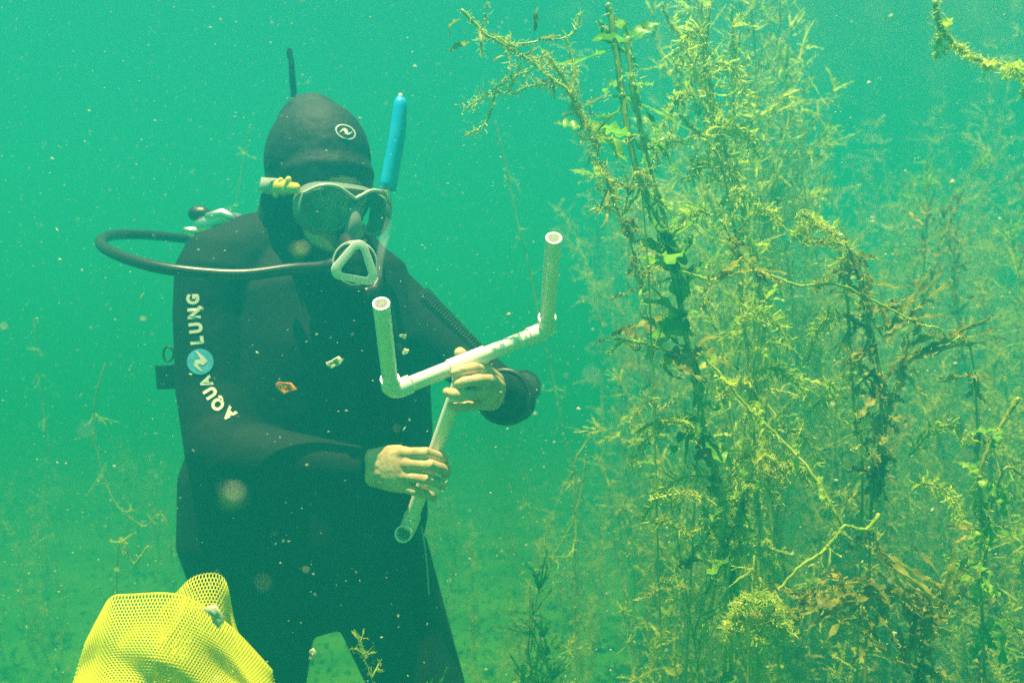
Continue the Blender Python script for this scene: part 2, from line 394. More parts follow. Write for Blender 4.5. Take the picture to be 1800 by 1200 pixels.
# ------------------------------------------------------------------ diving mask
mask = thing('diving_mask', 'twin-lens diving mask with pale strap on the face of the diver', 'diving mask', P(610, 360, 1.25))
def lens_outline(cx, mirror, s=1.0, n=36):
    pts = []
    for k in range(n):
        a = 2*math.pi*k/n; c, si = math.cos(a), math.sin(a)
        x = .0345*s*math.copysign(abs(c)**.8, c); z = .0305*s*math.copysign(abs(si)**.8, si)
        if z < 0: z *= 1.06; x *= 1-.25*(-z/.028)*(1 if c*mirror < 0 else .3)
        pts.append((cx+x, z))
    return pts
def mp(x, y, z): return hp(x, .122-x*x*4.0+y, -.068+z)
for sgn in (-1, 1):
    out = lens_outline(sgn*.0370, sgn); n = len(out)
    mb = MB(); ring = [mp(x, 0, z) for x, z in out]
    mb.tube(ring+ring[:2], .0026, n=8, caps=False)
    mb.build('lens_frame', M['silver'], mask)
    mb = MB(); c = mp(sgn*.0370, -.001, 0); mb.add([c]+[mp(sgn*.0370+(x-sgn*.0370)*.97, -.001, z*.97) for x, z in out], [(0, k+1, (k+1) % n+1) for k in range(n)])
    mb.build('lens', M['lens'], mask)
# skirt: runs from the lenses back to the face
mb = MB(); n = 56; ra = []
for j, (sx, sz, y) in enumerate(((.0725, .0325, -.002), (.074, .037, -.018), (.071, .042, -.036), (.064, .044, -.052))):
    for k in range(n):
        a = 2*math.pi*k/n; c, si = math.cos(a), math.sin(a)
        x = sx*math.copysign(abs(c)**.75, c); z = sz*math.copysign(abs(si)**.8, si)
        if si < 0 and abs(x) < .02: z -= .020*(1-abs(x)/.02)
        ra.append(hp(x*.98, .122-x*x*4.0+y, -.069+z))
mb.add(ra, [(j*n+k, j*n+(k+1) % n, (j+1)*n+(k+1) % n, (j+1)*n+k) for j in range(3) for k in range(n)])
mb.build('skirt', M['skirt'], mask)
mb = MB(); mb.tube([mp(0, -.008, .010), mp(0, .004, -.010), mp(0, .006, -.030), mp(0, -.006, -.044)], [.006, .010, .015, .012], n=14)
mb.build('nose_pocket', M['skirt'], mask)
mb = MB(); mb.tube(smooth_path([mp(x, .002, z) for x, z in ((-.070, .018), (-.050, .0305), (-.028, .0320), (-.008, .022), (0, .018), (.008, .022), (.028, .0320), (.050, .0305), (.070, .018))], 6), .0028, n=8)
mb.build('brow_rim', M['strapw'], mask)
def head_band(z0, z1, a0, a1, off, n=40):
    vs = []
    for i in range(n+1):
        a = a0+(a1-a0)*i/n
        for z in (z0, (z0+z1)/2, z1):
            d = FL*math.sin(a)+F*math.cos(a); c = HC+FU*z
            h = hood_t.ray_cast(c+d*.4, -d)
            vs.append(h[0]+d*off if h[0] else c+d*.1)
    return vs, [(i*3+j, (i+1)*3+j, (i+1)*3+j+1, i*3+j+1) for i in range(n) for j in range(2)]
mb = MB(); vs, fs = head_band(-.058, -.034, R(62), R(298), .0035); mb.add(vs, fs)
st = mb.build('strap', M['strapw'], mask); sm = st.modifiers.new('s', 'SOLIDIFY'); sm.thickness = .003; sm.offset = 0
for sgn in (-1, 1):
    mb = MB(); a = hp(sgn*.072, .085, -.045); b = hp(sgn*.086, .045, -.046)
    mb.tube([a, b], [.0075, .0105], n=10, flat=.6, side=FU)
    mb.tube([hp(sgn*.084, .052, -.036), hp(sgn*.087, .045, -.058)], .004, n=8)
    mb.tube([hp(sgn*.079, .068, -.034), hp(sgn*.081, .064, -.050)], .005, n=8)
    mb.build('buckle', M['yellow'], mask)

# ------------------------------------------------------------------ snorkel
sn = thing('snorkel', 'bright blue snorkel tube rising beside the mask of the diver', 'snorkel', P(690, 330, 1.32))
mb = MB(); up_ = [P(703, 190, 1.32), P(699, 235, 1.32), P(691, 280, 1.32), P(683, 322, 1.32), P(681, 334, 1.32)]
mb.tube([P(704, 172, 1.32), P(703.5, 180, 1.32)]+up_, [.0065, .0095, .0105, .0122, .0128, .0128, .0128, .0125], n=18, dome=False)
mb.build('upper_tube', M['blue'], sn)
mb = MB(); mb.tube([P(704, 168, 1.32), P(704, 173, 1.32)], .0035, n=10); mb.build('tip', M['white'], sn)  # small white piece standing in for the highlight on the snorkel top
mb = MB(); lo = [P(681, 334, 1.32), P(686, 375, 1.325), P(680, 405, 1.315), P(674, 425, 1.30), P(667, 455, 1.285), P(664, 495, 1.27)]
mb.tube(lo, [.0085, .0080, .0075, .0068, .0062, .0055], n=14, dome=False); mb.build('lower_tube', M['clear'], sn)
mb = MB(); mb.tube([P(664, 495, 1.27), P(658, 512, 1.262), P(645, 514, 1.25)], [.0085, .009, .0085], n=12); mb.build('mouthpiece', M['rubber'], sn)

# ------------------------------------------------------------------ regulator: second stage, hose, first stage
reg = thing('regulator', 'black breathing regulator with white triangular cover in the mouth of the diver', 'regulator', P(624, 462, 1.2))
RC = P(624, 462, 1.175); RN = Vector((.22, -.96, -.10)).normalized(); RX = Vector((.96, .22, 0)).normalized(); RZ = RX.cross(RN).normalized()
if RZ.z < 0: RZ = -RZ
def rp_(x, y, z): return RC+RX*x+RN*y+RZ*z
mb = MB(); mb.tube([rp_(0, -.045, 0), rp_(0, -.025, 0), rp_(0, -.006, 0), rp_(0, .001, 0)], [.020, .028, .029, .026], n=32, dome=False)
mb.tube([rp_(-.012, -.02, -.024), rp_(0, -.02, -.030), rp_(.012, -.02, -.024)], .010, n=12)
mb.tube([rp_(0, -.04, .004), hp(0, .09, -.098)], [.013, .011], n=14)
mb.build('second_stage', M['rubber'], reg)
def tri(r, n=48, e=.22):
    out = []
    for k in range(n):
        a = 2*math.pi*k/n+R(90)
        q = r*(1-e*math.cos(3*(a-R(90)+math.pi)) *.5 - .0)
        out.append((q*math.cos(a), q*math.sin(a)))
    return out
def rtri(r, cr, n=10):      # triangle with rounded corners
    out = []
    for c in range(3):
        ca = R(90+120*c); cx, cz = (r-cr)*math.cos(ca), (r-cr)*math.sin(ca)
        for i in range(n):
            a = ca-R(60)+R(120)*i/(n-1); out.append((cx+cr*math.cos(a), cz+cr*math.sin(a)))
    return out
rot = R(-10)
def tr(p): return (p[0]*math.cos(rot)-p[1]*math.sin(rot)+.001, (p[0]*math.sin(rot)+p[1]*math.cos(rot))-.003)
mb = MB(); O = [tr(p) for p in rtri(.0335, .0125)]; I = [tr((p[0]*.92, p[1])) for p in rtri(.0215, .0045)]; n = len(O)
vs = []
for pl, y in ((O, .000), (O, .006), (I, .0075), (I, .001)):
    vs += [rp_(x, y, z) for x, z in pl]
mb.add(vs, [(i*n+k, i*n+(k+1) % n, ((i+1) % 4)*n+(k+1) % n, ((i+1) % 4)*n+k) for i in range(4) for k in range(n)])
cov = mb.build('cover_ring', M['white'], reg); bv = cov.modifiers.new('b', 'BEVEL'); bv.width = .001; bv.segments = 2; bv.limit_method = 'ANGLE'
mb = MB(); mb.tube([rp_(math.cos(a)*.0285, .0015, math.sin(a)*.0285) for a in np.linspace(0, 2*math.pi, 41)], .0011, n=6, caps=False)
mb.build('outer_rim', M['white'], reg)
hs = [rp_(-.022, -.022, -.002), P(560, 470, 1.195), P(510, 473, 1.20), P(420, 483, 1.19), P(310, 475, 1.18), P(240, 460, 1.20), P(190, 440, 1.25), P(177, 424, 1.32),
      P(200, 413, 1.40), P(260, 413, 1.47), P(330, 420, 1.53), P(385, 425, 1.56)]
mb = MB(); mb.tube(smooth_path(hs), .0082, n=14); mb.build('hose', M['hose'], reg)
mb = MB(); mb.tube([rp_(-.020, -.022, 0), P(578, 469, 1.19)], .0098, n=14); mb.build('hose_collar', M['rubber'], reg)
mb = MB()
mb.tube([P(355, 398, 1.50), P(385, 392, 1.50), P(420, 392, 1.52)], [.015, .020, .017], n=20)
mb.tube([P(368, 381, 1.49), P(392, 378, 1.49), P(408, 384, 1.49)], [.008, .012, .009], n=16)
mb.tube([P(326, 405, 1.49), P(340, 408, 1.49), P(350, 410, 1.495)], [.006, .0095, .008], n=14)
mb.build('first_stage', M['chrome'], reg)
mb = MB(); mb.tube([P(345, 376, 1.51), P(358, 377, 1.51)], [.0135, .0135], n=12); mb.build('dust_cap', M['rubber'], reg)

# ------------------------------------------------------------------ tank and harness (mostly hidden behind the diver)
tank = thing('scuba_tank', 'grey scuba cylinder strapped to the back of the diver', 'air tank', P(560, 1000, 1.70))
tu, tl = P(470, 470, 1.66), P(560, 1000, 1.70)
mb = MB(); mb.tube([tl, tl.lerp(tu, .1), tl.lerp(tu, .9), tu, tu+(tu-tl).normalized()*.03], [.078, .082, .082, .062, .028], n=32); mb.build('cylinder', M['steel'], tank)
mb = MB(); mb.tube([tu+Vector((0, 0, .02)), tu+Vector((0, 0, .075))], [.014, .012], n=14); mb.tube([tu+Vector((-.06, 0, .06)), tu+Vector((.05, 0, .06))], .011, n=12); mb.build('valve', M['chrome'], tank)
har = thing('tank_harness', 'black harness with a square pocket showing behind the right arm of the diver', 'harness', P(480, 700, 1.60))
mb = MB(); mb.tube([P(500, 520, 1.60), P(540, 930, 1.63)], [.12, .13], n=24, side=LAT, flat=.22); mb.build('backplate', M['rubber'], har)
mb = MB()
a, b = P(300, 642, 1.47), P(301, 683, 1.47)
mb.tube([a, b], [.026, .024], n=8, side=(1, 0, 0), flat=.6, dome=False); bx = mb.build('pocket', M['neoprene'], har, smooth=False)
mb = MB(); mb.tube([P(301, 660, 1.48), P(380, 668, 1.52), P(470, 690, 1.58)], [.02, .02, .02], n=10, flat=.3, side=(0, 0, 1)); mb.build('waist_strap', M['neoprene'], har)
mb = MB(); mb.tube([P(296+9*math.cos(q), 622+13*math.sin(q), 1.46) for q in np.linspace(0, 2*math.pi, 15)], .002, n=6, caps=False); mb.build('ring', M['rubber'], har)
mb = MB(); mb.tube(smooth_path([P(741, 925, 1.38), P(747, 960, 1.385), P(751, 1000, 1.39), P(754, 1045, 1.39)]), .0011, n=6)
tag(mb.build('lanyard', M['strapw']), 'thin pale lanyard line hanging along the left hip of the diver', 'lanyard')

# fins
for i, k in enumerate((kl, kr)):
    f0 = Vector((k.x*1.08+.06, k.y-.02, BED+.05)); fd = Vector((.45, -.89, 0)).normalized()
    fin = thing('swim_fin', ('green swim fin on the left foot of the diver', 'green swim fin on the right foot of the diver')[i], 'swim fin', f0, 'swim fins of the diver')
    mb = MB(); mb.tube([f0-fd*.09, f0+fd*.08], [.055, .06], n=18, flat=.6, side=(1, .5, 0)); mb.build('foot_pocket', M['rubber'], fin)
    mb = MB(); mb.tube([f0+fd*.07, f0+fd*.25, f0+fd*.45], [.062, .085, .1], n=16, flat=.08, side=(1, .5, 0)); mb.build('blade', mat('fin_rubber', (.05, .16, .05), .5), fin)

# wrist gauge on the far forearm
dcg = thing('dive_computer', 'dark chunky dive computer strapped to the wrist beside the upper hand', 'dive computer', P(905, 690, 1.36))
gn = Vector((.50, -.72, .48)).normalized(); gc = P(*lerp3(LE, LW, .22))+gn*.036
mb = MB(); mb.tube([gc-gn*.004, gc+gn*.012, gc+gn*.018], [.031, .030, .026], n=10, flat=.9, dome=False); mb.build('case', M['rubber'], dcg, smooth=False)
mb = MB(); mb.tube([gc+gn*.0182, gc+gn*.0195], [.020, .019], n=24, dome=False); mb.build('screen', mat('gauge_glass', (.03, .05, .05), .1), dcg)
ax = (P(*LW)-P(*LE)).normalized(); c0 = P(*lerp3(LE, LW, .45)); u_ = ax.orthogonal().normalized(); v_2 = ax.cross(u_)
for q in (-.012, .012):
    mb = MB(); mb.tube([c0+ax*q+(u_*math.cos(a)+v_2*math.sin(a))*.0385 for a in np.linspace(0, 2*math.pi, 33)], .005, n=8, caps=False); mb.build('strap', M['rubber'], dcg)

# ------------------------------------------------------------------ white pipe frame held by the diver
fr_ = thing('pipe_frame', 'white plastic pipe frame with two upright open posts in the hands of the diver', 'pipe frame', P(815, 640, 1.15))
RO, RI, RF = .0098, .0076, .0117
cL, cR = P(688, 688, 1.105), P(960, 580, 1.175)
pLt, pRt = P(670, 533, .985), P(973.5, 418, 1.045)
tee = cL.lerp(cR, .475); cR_ = cR; st0, st1 = tee, P(716, 932, 1.255)
dc = (cR-cL).normalized()
def part(name, f):
    mb = MB(); f(mb); return mb.build(name, M['pvc'], fr_)
def autosm(o):
    bpy.context.view_layer.objects.active = o
    es = o.modifiers.new('e', 'EDGE_SPLIT'); es.split_angle = R(40)
for a, b, nm in ((cL, pLt, 'post'), (cR, pRt, 'post')):
    d = (b-a).normalized(); autosm(part(nm, lambda mb: mb.pipe(a+d*.012, b, RO, RI)))
autosm(part('cross_pipe', lambda mb: mb.pipe(cL+dc*.015, cR-dc*.015, RO, RI)))
def elbow(mb, c, d1, d2, L1=.026):
    c = Vector(c); d1, d2 = d1.normalized(), d2.normalized()
    mid = smooth_path([c+d1*.010, c+(d1+d2)*.0035, c+d2*.010], 5)
    mb.tube([c+d1*.011]+mid+[c+d2*.011], RF*.985, n=28, dome=False, caps=False)
    mb.pipe(c+d1*.009, c+d1*L1, RF*1.03, RO+.0002); mb.pipe(c+d2*.009, c+d2*L1, RF*1.03, RO+.0002)
autosm(part('elbow_fitting', lambda mb: elbow(mb, cL, dc, pLt-cL)))
autosm(part('elbow_fitting', lambda mb: elbow(mb, cR, -dc, pRt-cR)))
ds = (st1-st0).normalized()
autosm(part('stem_pipe', lambda mb: mb.pipe(st0+ds*.014, st1-ds*.012, RO, RI)))
def teef(mb):
    mb.pipe(tee-dc*.026, tee+dc*.026, RF, RO+.0003); mb.pipe(tee+ds*.009, tee+ds*.030, RF, RO+.0003)
autosm(part('tee_fitting', teef))
eo = (P(697, 948, 1.19)-st1).normalized()
autosm(part('elbow_fitting', lambda mb: elbow(mb, st1, -ds, eo, .027)))

# ------------------------------------------------------------------ lime mesh bag
bag = thing('mesh_bag', 'lime yellow mesh collecting bag near the camera', 'mesh bag', P(300, 1300, .93))
def interp(pl, t):
    n = len(pl)-1; x = min(max(t, 0), .99999)*n; i = int(x); f = x-i
    return tuple(pl[i][k]+(pl[i+1][k]-pl[i][k])*f for k in range(len(pl[0])))
def resample(pl, n=40):
    d = [0]
    for a, b in zip(pl, pl[1:]): d.append(d[-1]+math.dist(a, b))
    out = []
    for i in range(n+1):
        t = d[-1]*i/n; j = min(max(k for k in range(len(d)) if d[k] <= t+1e-9), len(pl)-2)
        f = (t-d[j])/max(d[j+1]-d[j], 1e-9); out.append(tuple(pl[j][k]+(pl[j+1][k]-pl[j][k])*f for k in range(2)))
    return out
def sm2(pl): 
    q = smooth_path([Vector((x, y, 0)) for x, y in pl], 6); return resample([(v.x, v.y) for v in q])
def hexsheet(mb, fn, nu, nv):
    """a net of hexagonal cells laid over the surface fn(u,v)"""
    idx = {}; vs = []
    def vid(a, b):
        k = (round(a, 4), round(b, 4))
        if k not in idx:
            idx[k] = len(vs); vs.append(fn(min(max(a/nu, 0), 1), min(max(b/nv, 0), 1)))
        return idx[k]
    fs = []
    for j in range(int(nv/1.5)):
        for i in range(nu):
            cx = i+.5+(.5 if j % 2 else 0); cy = j*1.5+1
            if cx+.5 > nu or cy+1 > nv: continue
            fs.append(tuple(vid(cx+dx, cy+dy) for dx, dy in ((0, -1), (.5, -.5), (.5, .5), (0, 1), (-.5, .5), (-.5, -.5))))
    mb.add(vs, fs)
TA = sm2([(150, 1130), (176, 1080), (196, 1049), (230, 1045), (300, 1043), (345, 1058), (385, 1085), (425, 1120), (478, 1178)])
BA = sm2([(60, 1420), (130, 1440), (250, 1450), (400, 1440), (520, 1400)])
TB = sm2([(280, 1075), (315, 1035), (340, 1013), (372, 1006), (390, 1011), (400, 1030), (408, 1075), (419, 1112), (440, 1140)])
BB = sm2([(260, 1350), (330, 1370), (420, 1370), (480, 1350)])
def lobe(T, B, d0, bulge, side, ph):
    def fn(u, v):
        a = interp(T, u); b = interp(B, u); v2 = v**.9
        px = a[0]+(b[0]-a[0])*v2; py = a[1]+(b[1]-a[1])*v2
        e = math.sqrt(max(0, 1-(2*u-1)**2))*math.sqrt(min(1, v*2.2))
        y = d0+side*bulge*e + .020*e*math.sin(u*9+v*6+ph)+.010*math.sin(v*17-u*12+ph)*min(1, v*4)
        px += 6*math.sin(v*14+u*8+ph)*min(1, v*3)*(1-abs(2*u-1)**4)*e; py += 9*math.sin(u*13+ph+v*3)*min(1, v*3)*e
        return P(px, py, y)
    return fn
mb = MB(); hexsheet(mb, lobe(TA, BA, .93, .085, -1, 0), 72, 126); hexsheet(mb, lobe(TA, BA, .93, .06, 1, 2), 72, 126)
hexsheet(mb, lobe(TB, BB, .98, .04, -1, 1), 46, 104); hexsheet(mb, lobe(TB, BB, .98, .03, 1, 3), 46, 104)
net = mb.build('net', M['bag'], bag); wf = net.modifiers.new('w', 'WIREFRAME'); wf.thickness = .0016; wf.use_replace = True; wf.use_even_offset = False
net.data.materials.append(M['bag'])
mb = MB(); q = [P(x, y, .932) for x, y in TA]; mb.tube(q, .0011, n=6)
mb.build('hem', M['bag'], bag)

# ------------------------------------------------------------------ pondweed
def rv(s=1): return Vector((random.gauss(0, s), random.gauss(0, s), random.gauss(0, s)))
def leaf(mb, base, d, L, w, curl=.6, ruffle=.25, beads=0, n=11, droop=.3):
    d = d.normalized(); p = Vector(base); sd = d.cross(Vector((random.gauss(0, .4), random.gauss(0, .4), 1))).normalized()
    up = sd.cross(d); vs = []; ph = random.random()*6; ax = (rv()).normalized(); cu = random.gauss(0, curl)
    for i in range(n+1):
        t = i/n; ww = w*(math.sin(math.pi*min(1, t*.93+.07))**.6)*.5
        if beads: ww *= .45+.75*abs(math.sin(t*beads+ph))
        r1 = ruffle*w*math.sin(t*17+ph); r2 = ruffle*w*math.cos(t*14+ph*2)
        vs += [p-sd*ww+up*(r1+ww*.35), p.copy(), p+sd*ww+up*(r2+ww*.35)]
        q = Matrix.Rotation(cu*2.2/n, 3, ax); d = (q @ d); d.z -= droop*.6/n; d.normalize()
        sd = (q @ sd); sd = (sd-d*sd.dot(d)).normalized(); sd = Matrix.Rotation(random.gauss(0, .12), 3, d) @ sd; up = sd.cross(d)
        p = p+d*(L/n)
    mb.add(vs, [(i*3+j, i*3+j+1, (i+1)*3+j+1, (i+1)*3+j) for i in range(n) for j in range(2)])
    return [Vector(vs[k]) for k in range(1, len(vs), 3)]
def fuzz(mb, pts, k, L=.006, w=.0009, spread=.002):
    for _ in range(k):
        i = random.randrange(len(pts)-1); p = pts[i].lerp(pts[i+1], random.random())+rv(spread)
        d = rv().normalized()*L*random.uniform(.5, 2.4); s = d.cross(rv()).normalized()*w*.7; b = rv(.0018)
        mb.add([p-s, p+s, p+d*.5+b+s*.7, p+d*.5+b-s*.7, p+d], [(0, 1, 2, 3), (3, 2, 4)])
def dress(st, lf, fz, path, r, L=.05, w=.007, per=.035, style='mix', fz_n=60, up=None, tip=True):
    """nodes with leaves along a stem path"""
    path = smooth_path(path, 6); n = len(path)
    st.tube([p+rv(.0006) for p in path], [r*(1-.45*i/n) for i in range(n)], n=6)
    acc = 0; last = path[0]
    for i in range(1, n):
        acc += (path[i]-path[i-1]).length
        if acc > per*random.uniform(.6, 1.4):
            acc = 0; t = (path[i]-path[i-1]).normalized()
            st.ball(path[i], r*1.25, 6, 4)
            for _ in range(random.choice((3, 3, 4, 5))):
                d = (t*random.uniform(.2, 1.1)+rv(.75)).normalized()
                k = random.random(); sL = L*random.uniform(.5, 1.4)
                if style == 'fine' or (style == 'mix' and k < .55):
                    q = leaf(lf, path[i], d, sL*1.2, w*.42, 1.1, .35, 0, 8)
                elif style == 'bead' or k < .75:
                    q = leaf(lf, path[i], d, sL, w*.9, .5, .3, random.choice((16, 22)), 16)
                else:
                    q = leaf(lf, path[i], d, sL, w*1.5, .9, .25, 0, 11)
                if fz_n and random.random() < .8: fuzz(fz, q, int(fz_n*.22), .0045)
    if fz_n: fuzz(fz, path, fz_n*3, .006)
    if tip:
        t = (path[-1]-path[-2]).normalized()
        for _ in range(6): leaf(lf, path[-1], (t+rv(.35)).normalized(), L*random.uniform(.5, 1), w*.6, .5, .3, 0, 9)
    return path
PW = 0
def plant(label, stems, sm='stem', lm='leafy', extra=None, fm='fuzz', group='pondweed plants in the weed bed'):
    """stems: list of dict(path=..., r=...) in photo pixels + depth"""
    base = stems[0]['path'][-1]; b = Vector(P(*base)) if not isinstance(base, Vector) else base
    t = thing('pondweed_plant', label, 'water plant', (b.x, b.y, BED), group)
    st, lf, fz = MB(), MB(), MB()
    for s in stems:
        if s.get('w', 0) >= .005: s['w'] *= 1.45; s['L'] *= 1.2
        path = [P(*q) if not isinstance(q, Vector) else q for q in s['path']]
        kw = {k: v for k, v in s.items() if k not in ('path', 'r')}
        dress(st, lf, fz, path, s.get('r', .0025), **kw)
    if extra: extra(st, lf, fz)
    st.build('stem', M[sm], t); lf.build('leaves', M[lm], t)
    if fz.v: fz.build('algae_fringe', M[fm], t)
    return t
def dn(pl, d):      # pixel polyline at depth d (d may be a pair: start, end)
    if isinstance(d, tuple): n = len(pl)-1; return [(x, y, d[0]+(d[1]-d[0])*i/n) for i, (x, y) in enumerate(pl)]
    return [(x, y, d) for x, y in pl]
def root(x, y, d): return Vector((P(x, y, d).x+random.uniform(-.05, .05), d+random.uniform(-.04, .04), BED+.01))

def ex1(st, lf, fz):
    for (a, b, w) in (((1105, 70, 1.15), (1145, 28, 1.14), .012), ((1100, 75, 1.15), (1050, 55, 1.14), .010), ((1104, 72, 1.15), (1096, 25, 1.15), .012),
                      ((1030, 215, 1.14), (1096, 278, 1.13), .019), ((1020, 225, 1.14), (985, 218, 1.13), .014), ((1165, 430, 1.15), (1215, 395, 1.14), .016),
                      ((1190, 480, 1.15), (1130, 455, 1.13), .018), ((1195, 560, 1.15), (1160, 500, 1.14), .020), ((1185, 470, 1.15), (1160, 405, 1.14), .022),
                      ((1190, 480, 1.15), (1215, 420, 1.14), .022), ((1205, 640, 1.15), (1150, 610, 1.14), .014), ((1188, 490, 1.15), (1128, 500, 1.13), .012), ((1178, 450, 1.15), (1132, 425, 1.13), .012), ((1190, 500, 1.15), (1240, 470, 1.14), .012), ((1230, 740, 1.15), (1160, 745, 1.13), .014), ((1200, 590, 1.15), (1170, 530, 1.13), .014), ((1200, 530, 1.15), (1185, 470, 1.13), .022)):
        A, B = P(*a), P(*b); q = leaf(lf, A, (B-A), (B-A).length*1.12, w*1.5, .3, .14, 0, 14, 0); fuzz(fz, q, 26, .003)
plant('tall green pondweed stem with broad leaves, nearest the open water', [
    dict(path=dn([(1070, 10), (1085, 100), (1105, 240), (1135, 345), (1162, 410), (1188, 500), (1207, 600), (1225, 690), (1245, 780), (1268, 880), (1280, 1000), (1285, 1190)], 1.15)+[root(1290, 1300, 1.15)], r=.0046, L=.055, w=.010, per=.055, fz_n=60, tip=False),
    dict(path=dn([(1104, 70), (1112, 150), (1135, 270), (1160, 360), (1180, 430)], 1.14), r=.0040, L=.035, w=.006, per=.06, fz_n=60, tip=False)], 'stem', 'leafg', ex1)
def ex2(st, lf, fz):
    for pl, w in (([(930, 125), (900, 135), (880, 150), (850, 170), (820, 190)], .013), ([(915, 110), (895, 160), (870, 165), (862, 200), (845, 225), (818, 240)], .005),
                  ([(870, 65), (900, 78), (940, 75), (1005, 60), (1018, 25)], .004), ([(965, 150), (940, 150), (900, 165)], .006), ([(995, 60), (1010, 120), (1005, 130)], .004)):
        q = smooth_path([P(x, y, 1.1) for x, y in pl], 6); st.tube([p+rv(.0006) for p in q], .0013, n=5); fuzz(fz, q, 190 if w > .01 else 90, .006, .0009, w*.35)
    for (x, y, a, b) in ((810, 35, -30, 2), (825, 75, -30, 4), (885, 78, 30, 8), (900, 95, -35, 5), (945, 70, 30, -8), (940, 55, 4, -28)):
        A = P(x, y, 1.1); B = P(x+a, y+b, 1.1); q = leaf(lf, A, B-A, .03, .007, .3, .2, 18, 14, 0)
plant('arching pondweed branch reaching left above the open water, fringed with algae', [
    dict(path=dn([(815, 20), (850, 58), (890, 82), (930, 106), (965, 135), (1000, 162), (1015, 195), (1032, 222), (1060, 300), (1090, 380), (1140, 470)], 1.1)+[root(1240, 1200, 1.2)], r=.0022, L=.028, w=.005, per=.03, style='fine', fz_n=120, tip=False),
    dict(path=dn([(958, 92), (985, 130), (1000, 160), (1022, 200), (1045, 240)], 1.11), r=.0018, L=.02, w=.005, per=.03, style='fine', fz_n=90)], 'stem', 'leafb', ex2)
plant('pale upright pondweed stem with bright glints, second from the open water', [
    dict(path=dn([(1228, 0), (1236, 80), (1250, 160), (1262, 220), (1285, 290), (1302, 350), (1310, 410), (1330, 480), (1345, 600), (1350, 800)], 1.3)+[root(1360, 1200, 1.35)], r=.0036, L=.04, w=.006, per=.04, fz_n=110, tip=False),
    dict(path=dn([(1165, 10), (1180, 45), (1195, 65), (1215, 110), (1240, 180), (1290, 300)], 1.3), r=.002, L=.03, w=.005, per=.03, fz_n=70),
    dict(path=dn([(1195, 205), (1225, 230), (1248, 252), (1270, 285), (1285, 310), (1300, 345)], 1.2), r=.0028, L=.02, w=.004, per=.03, fz_n=50),
    dict(path=dn([(1285, 10), (1288, 60), (1284, 85), (1290, 140), (1290, 230), (1305, 340)], 1.35), r=.002, L=.03, w=.005, per=.03, fz_n=70)], 'stem', 'leafy')
plant('knee-jointed pondweed stem lying sideways across the middle of the bed', [
    dict(path=dn([(1195, 478), (1225, 485), (1252, 492), (1290, 482), (1328, 476), (1365, 488), (1400, 501), (1440, 501), (1478, 502), (1530, 525), (1580, 552), (1620, 572), (1665, 596)], 1.12)+[P(1720, 760, 1.2), root(1740, 1200, 1.3)], r=.0022, L=.03, w=.006, per=.07, style='bead', fz_n=40, tip=False),
    dict(path=dn([(1268, 388), (1290, 425), (1310, 455), (1330, 476)], 1.12), r=.0018, L=.02, w=.006, per=.018, style='bead', fz_n=30),
    dict(path=dn([(1250, 560), (1235, 530), (1250, 492)], 1.12), r=.0012, L=.012, w=.004, per=.014, style='bead', fz_n=20)], 'stem', 'leafb')
def ex6(st, lf, fz):
    for (a, b, n_) in (((1560, 590), (1665, 478), 3), ((1590, 640), (1745, 560), 4), ((1600, 600), (1640, 560), 3), ((1530, 610), (1485, 650), 3), ((1560, 590), (1550, 540), 2), ((1580, 660), (1600, 600), 4),
                       ((1545, 700), (1470, 600), 2), ((1530, 560), (1520, 470), 2), ((1650, 660), (1715, 650), 2)):
        for _ in range(n_):
            A, B = P(*a, 1.18)+rv(.004), P(*b, 1.16)+rv(.008); q = leaf(lf, A, B-A, (B-A).length, .0085, .12, .28, random.choice((18, 26, 34)), 26, 0); fuzz(fz, q, 22, .0035)
    for pl in ([(1405, 375), (1425, 385), (1445, 398), (1470, 415)], [(1395, 418), (1415, 402), (1440, 398)], [(1410, 430), (1450, 425), (1480, 430)]):
        q = smooth_path([P(x, y, 1.12) for x, y in pl], 6); st.tube(q, .0015, n=5); fuzz(fz, q, 220, .0055, .001, .003)
plant('bushy brown pondweed with beaded leaf strips spreading to the right', [
    dict(path=dn([(1438, 385), (1465, 410), (1490, 435), (1508, 480), (1520, 540), (1540, 620), (1550, 700), (1547, 780), (1538, 870), (1530, 935)], 1.18)+[root(1540, 1200, 1.2)], r=.0034, L=.038, w=.009, per=.028, style='bead', fz_n=110, tip=False),
    dict(path=dn([(1590, 625), (1575, 680), (1560, 740), (1548, 800)], 1.18), r=.003, L=.035, w=.009, per=.025, style='bead', fz_n=60)], 'stemd', 'leafb', ex6)
plant('yellow fuzzy pondweed branch hanging in the top right corner', [
    dict(path=dn([(1645, 5), (1652, 45), (1665, 65), (1690, 88), (1705, 100), (1735, 110), (1765, 118), (1800, 135)], .95)+[P(1850, 260, 1.0), root(1850, 1100, 1.1)], r=.0028, L=.02, w=.008, per=.03, style='bead', fz_n=140, tip=False)], 'stem', 'leafy')
plant('bare pale stem slanting up to the right near the bottom of the weed bed', [
    dict(path=dn([(1545, 905), (1522, 930), (1488, 925), (1475, 935), (1455, 960), (1438, 975), (1400, 1000), (1375, 1030), (1355, 1048), (1340, 1060), (1320, 1080)], 1.05)+[root(1250, 1200, 1.1)], r=.0026, L=.02, w=.005, per=.09, style='fine', fz_n=10, tip=False),
    dict(path=dn([(1480, 925), (1440, 850), (1400, 800), (1340, 740), (1300, 700), (1270, 660), (1225, 620)], (1.06, 1.12)), r=.0024, L=.02, w=.006, per=.06, style='bead', fz_n=40, tip=False)], 'stem', 'leafy')
